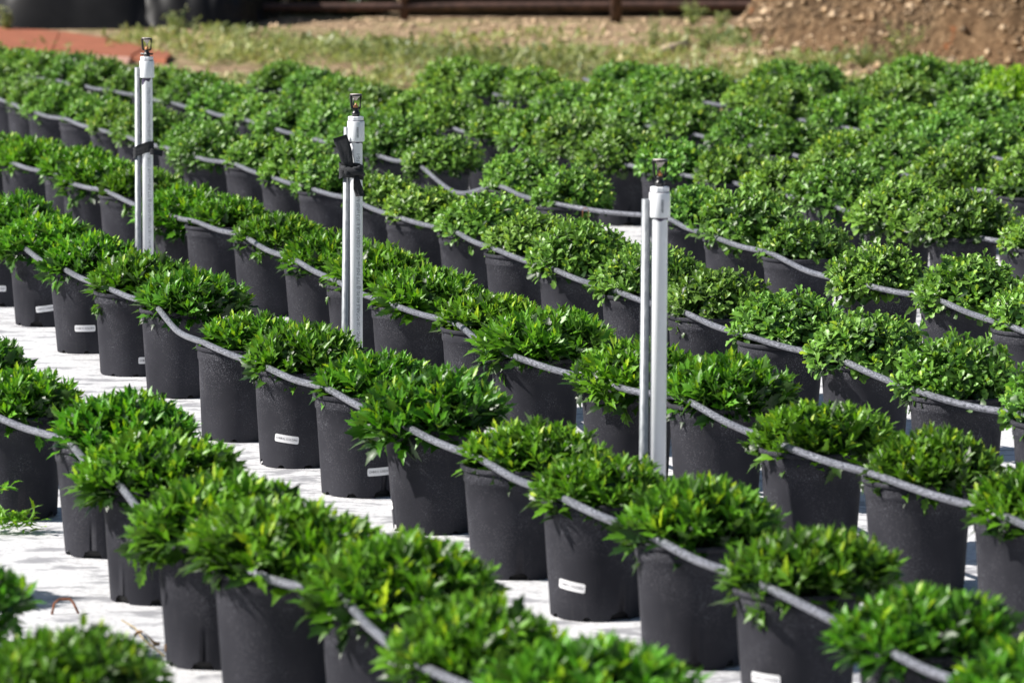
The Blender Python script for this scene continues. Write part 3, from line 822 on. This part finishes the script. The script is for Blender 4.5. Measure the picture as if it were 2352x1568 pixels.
# clods and chips on the heap
def clod_v(c_, s, r):
    v = []; ax = [(1, 0, 0), (-1, 0, 0), (0, 1, 0), (0, -1, 0), (0, 0, 1), (0, 0, -1)]
    sx = s*r.uniform(.6, 1.5)
    for a in ax: v.append((c_[0]+a[0]*sx*r.uniform(.7, 1.2), c_[1]+a[1]*s*r.uniform(.7, 1.2), c_[2]+a[2]*s*r.uniform(.5, 1.0)))
    return v, [(0, 2, 4), (2, 1, 4), (1, 3, 4), (3, 0, 4), (2, 0, 5), (1, 2, 5), (3, 1, 5), (0, 3, 5)]
mb = MB(); r = random.Random(8)
for _ in range(11000):
    x = r.uniform(1.5, 6.2); y = r.uniform(28.6, 34.5); z = heap_z(x, y)
    if z < .005 and r.random() > .06: continue
    s = r.choice([.007, .009, .012, .014, .018, .032]) * r.uniform(.7, 1.3); vv, ff = clod_v((x, y, z+hnoise(x, y)*min(1, z*4)+s*.2), s, r); mb.add(vv, ff)
tag(mb.build('clods', M['clod'], smooth=False), 'loose clods and chips strewn over the soil heap', 'clods', kind='stuff')

mb = MB(); r = random.Random(21)
for _ in range(1100):
    x = 1.7+4.3*r.random()**1.5; y = r.uniform(28.8, 33.5); z = heap_z(x, y)
    if z < .005 and r.random() > .25: continue
    s_ = r.choice([.009, .012, .016, .02, .034])*r.uniform(.7, 1.4); vv, ff = clod_v((x, y, z+hnoise(x, y)*min(1, z*4)+s_*.2), s_, r); mb.add(vv, ff)
for _ in range(900):
    x = r.uniform(-2.4, 2.6); y = r.uniform(31.5, 36.4); s_ = r.choice([.010, .015, .022])*r.uniform(.7, 1.4); vv, ff = clod_v((x, y, s_*.2), s_, r); mb.add(vv, ff)
tag(mb.build('stones', M['stone'], smooth=False), 'pale stones and bark chips scattered on the heap and bare dirt', 'stones', kind='stuff')
# fallen pale log piece
p = at_z(1538, 132, 0); m = MB(); m.tube([(-.10, -.1, .03), (0, 0, .05), (.12, .16, .07)], [.035, .045, .038], 12)
o = m.build('log', M['log']); o.location = (p.x, p.y, 0); tag(o, 'short pale log lying in the weeds just left of the soil heap', 'log')

# rail fence with black shade cloth
fe = empty('rail_fence', (0, 36.2, 0))
m = MB(); m.tube([(x, 0.0, .105+.008*math.sin(x*.7)) for x in np.linspace(-2.6, 2.9, 12)], .036, 12); m.build('rail', M['rail'], fe)
m = MB(); m.tube([(x, 0.0, .62) for x in np.linspace(-2.6, 2.9, 12)], .036, 12); m.build('rail', M['rail'], fe)
for x, y, rr_ in ((-2.6, 0, .05), (-.86, 0, .036), (.82, -.45, .045), (2.9, 0, .05)):
    m = MB(); m.tube([(x, y+.0, -.05), (x, y, 1.1)], rr_, 12); m.build('post', M['rail'], fe)
v = []; f = []
for i in range(61):
    x = -.9+3.9*i/60; yy = .5+.03*math.sin(i*1.3)
    v += [(x, yy, 0), (x, yy, 1.9), (x, yy+.01, 0), (x, yy+.01, 1.9)]
for i in range(60):
    a = i*4; f += [(a, a+4, a+5, a+1), (a+2, a+3, a+7, a+6), (a+1, a+5, a+7, a+3), (a, a+2, a+6, a+4)]
ob('shade_cloth', mesh('shade_cloth', v, f, True, M['shadecloth']), fe)
tag(fe, 'rusty brown low pipe rail fence with black shade cloth behind, top centre', 'fence')

# brushy shrubs along the back
def shrub(x, y, rx, h, seed, lab, nleaf=5200, mat='brush'):
    r = np.random.default_rng(seed); root = empty('shrub', (x, y, 0))
    d = unit(r.normal(size=(nleaf, 3))); rad = r.uniform(.25, 1.0, nleaf)**.5
    P = d*rad[:, None]*np.array([rx, rx*.8, h/2]); P[:, 2] += h/2+.02
    P += 0.12*np.sin(P*5+seed)
    P[:, 2] = np.abs(P[:, 2])
    me = build_leaves('foliage', LB, P, unit(d+r.normal(0, .8, d.shape)), unit(r.normal(0, .5, d.shape)+np.array([0, 0, 1])), r.uniform(.07, .13, nleaf), np.full(nleaf, .3), r.uniform(0, .9, nleaf), np.clip(r.beta(1.5, 2, nleaf), 0, 1), M[mat], r.uniform(1, 1.5, nleaf))
    ob('foliage', me, root); s = MB()
    for i in range(7):
        a = i*.9+seed; s.tube([(0.05*math.cos(a), .05*math.sin(a), 0), (.3*rx*math.cos(a), .3*rx*math.sin(a), h*.4), (.6*rx*math.cos(a), .6*rx*math.sin(a), h*.8)], [.03, .022, .01], 6)
    s.build('stems', M['twig'], root); tag(root, lab, 'shrub', 'dark shrubs behind the back fence')
labs = ['dark shrub behind the black tarp heap, far top left', 'dark shrub behind the right end of the tarp heap', 'brown-green shrub at the fence end beside the black tarps',
        'dark shrub behind the left end of the rail fence', 'dark shrub above the rail fence near the middle', 'dark shrub behind the shade cloth right of middle', 'dark shrub behind the fence near the soil heap', 'dark shrub partly behind the left slope of the soil heap']
for i, x in enumerate((-5.6, -4.2, -2.9, -1.7, -.4, .9, 2.2, 3.6)):
    shrub(x, 38.6+(.5 if i > 3 else 0)+.3*math.sin(i*2), 1.05, 2.6, 40+i, labs[i])

for i, (px, yy, rx, hh) in enumerate(((560, 37.0, .40, .5), (690, 37.2, .45, .6), (820, 37.0, .42, .45))):
    shrub(at_y(px, 20, yy).x, yy, rx, hh, 70+i, ('low brown-green brush right beside the black tarps', 'low brown-green brush midway between tarps and fence post', 'low brown-green brush beside the left fence post')[i], 900)
# weeds and grass between the field and the fence: nobody could count them
def weeds():
    r = np.random.default_rng(77); P = []; D = []; L = []; Ti = []
    nT = 11000
    for _ in range(nT):
        y = r.uniform(24.9, 36.5); x = r.uniform(-4.6, 4.8)
        dens = math.sin(x*1.3+y*.9)*.5+math.sin(x*2.9-y*1.7+2)*.4+math.sin(y*2.1+x*.4)*.5
        if y > 32.8: dens -= 1.0*(y-32.8)
        dens -= .25
        if dens < r.uniform(-.9, .7): continue
        if heap_z(x, y) > .03 and r.random() > .04: continue
        pz = at = None
        # keep the terracotta sheets clear
        if x < -2.1 and y > 29.3 and y < 35.2 and x < -2.2-(y-30.5)*.33: 
            if r.random() > .03: continue
        zb = heap_z(x, y); hgt = r.uniform(.03, .10)*(1.9 if dens > .7 else 1); k = int(r.integers(7, 14)); ti = float(np.clip(.45+.25*math.sin(x*2.2+y)+r.normal(0, .22), 0, 1))
        for q in range(k):
            P.append((x+r.normal(0, .05), y+r.normal(0, .05), zb+r.uniform(0, hgt*.7))); D.append((r.normal(0, .6), r.normal(0, .6), r.uniform(.1, 1.1))); L.append(r.uniform(.035, .10)); Ti.append(min(1, max(0, ti+r.normal(0, .12))))
    P = np.array(P); D = np.array(D); n = len(P); print('weed leaves', n)
    me = build_leaves('weeds', LA, P, unit(D), unit(r.normal(0, .6, (n, 3))+np.array([0, 0, 1])), np.array(L), np.full(n, .3), r.uniform(.2, 1.2, n), np.array(Ti), M['weed'], r.uniform(.5, 1.2, n))
    o = ob('weeds', me); tag(o, 'patchy low weeds and dry grass on the dirt behind the plants', 'weeds', kind='stuff')
weeds()
def tall_weed(px, py, h, seed, lab, rad=.16, Y=None):
    p = at_z(px, py, 0) if Y is None else Vector((at_y(px, py, Y).x, Y, heap_z(at_y(px, py, Y).x, Y)))
    r = np.random.default_rng(seed); root = empty('tall_weed', (p.x, p.y, p.z)); P = []; D = []; L = []; s = MB()
    for i in range(9):
        a = r.uniform(0, 6.28); rr_ = rad*r.uniform(.2, 1); hh = h*r.uniform(.6, 1); tipx, tipy = rr_*math.cos(a), rr_*math.sin(a)
        s.tube([(0, 0, 0), (tipx*.5, tipy*.5, hh*.55), (tipx, tipy, hh)], [.004, .003, .0015], 5)
        for q in range(22):
            t = r.uniform(.15, 1); P.append((tipx*t+r.normal(0, .012), tipy*t+r.normal(0, .012), hh*t)); D.append((r.normal(0, 1), r.normal(0, 1), r.uniform(0, .8))); L.append(r.uniform(.03, .06)*(1.2-t*.5))
    P = np.array(P); D = np.array(D); n = len(P)
    ob('leaves', build_leaves('leaves', LA, P, unit(D), unit(r.normal(0, .5, (n, 3))+np.array([0, 0, 1])), np.array(L), np.full(n, .3), r.uniform(.2, 1, n), np.clip(r.normal(.45, .15, n), 0, 1), M['weed'], r.uniform(.6, 1.3, n)), root)
    s.build('stems', M['stem'], root); tag(root, lab, 'weed', 'taller weeds behind the plants')
tall_weed(1500, 128, .30, 1, 'tall pale-green weed left of the pale log, right of centre', .2)
tall_weed(1592, 62, .22, 2, 'tall weed in front of the fence beside the soil heap', .14)
tall_weed(1655, 70, .16, 3, 'small weed at the left foot of the soil heap', .12)
tall_weed(1610, 128, .22, 4, 'leafy weed between the pale log and the soil heap', .2)
tall_weed(2070, 120, .34, 5, 'straggly weed growing on the soil heap face', .2, 30.0)
tall_weed(1985, 128, .20, 6, 'low green weed at the foot of the soil heap', .18, 29.6)
tall_weed(18, 76, .22, 7, 'thin weed in front of the black tarps at the left edge', .06)
tall_weed(405, 84, .22, 8, 'weed clump below the right end of the black tarps', .2)
tall_weed(660, 112, .16, 9, 'grey-green weed clump in the dirt strip left of centre', .25)
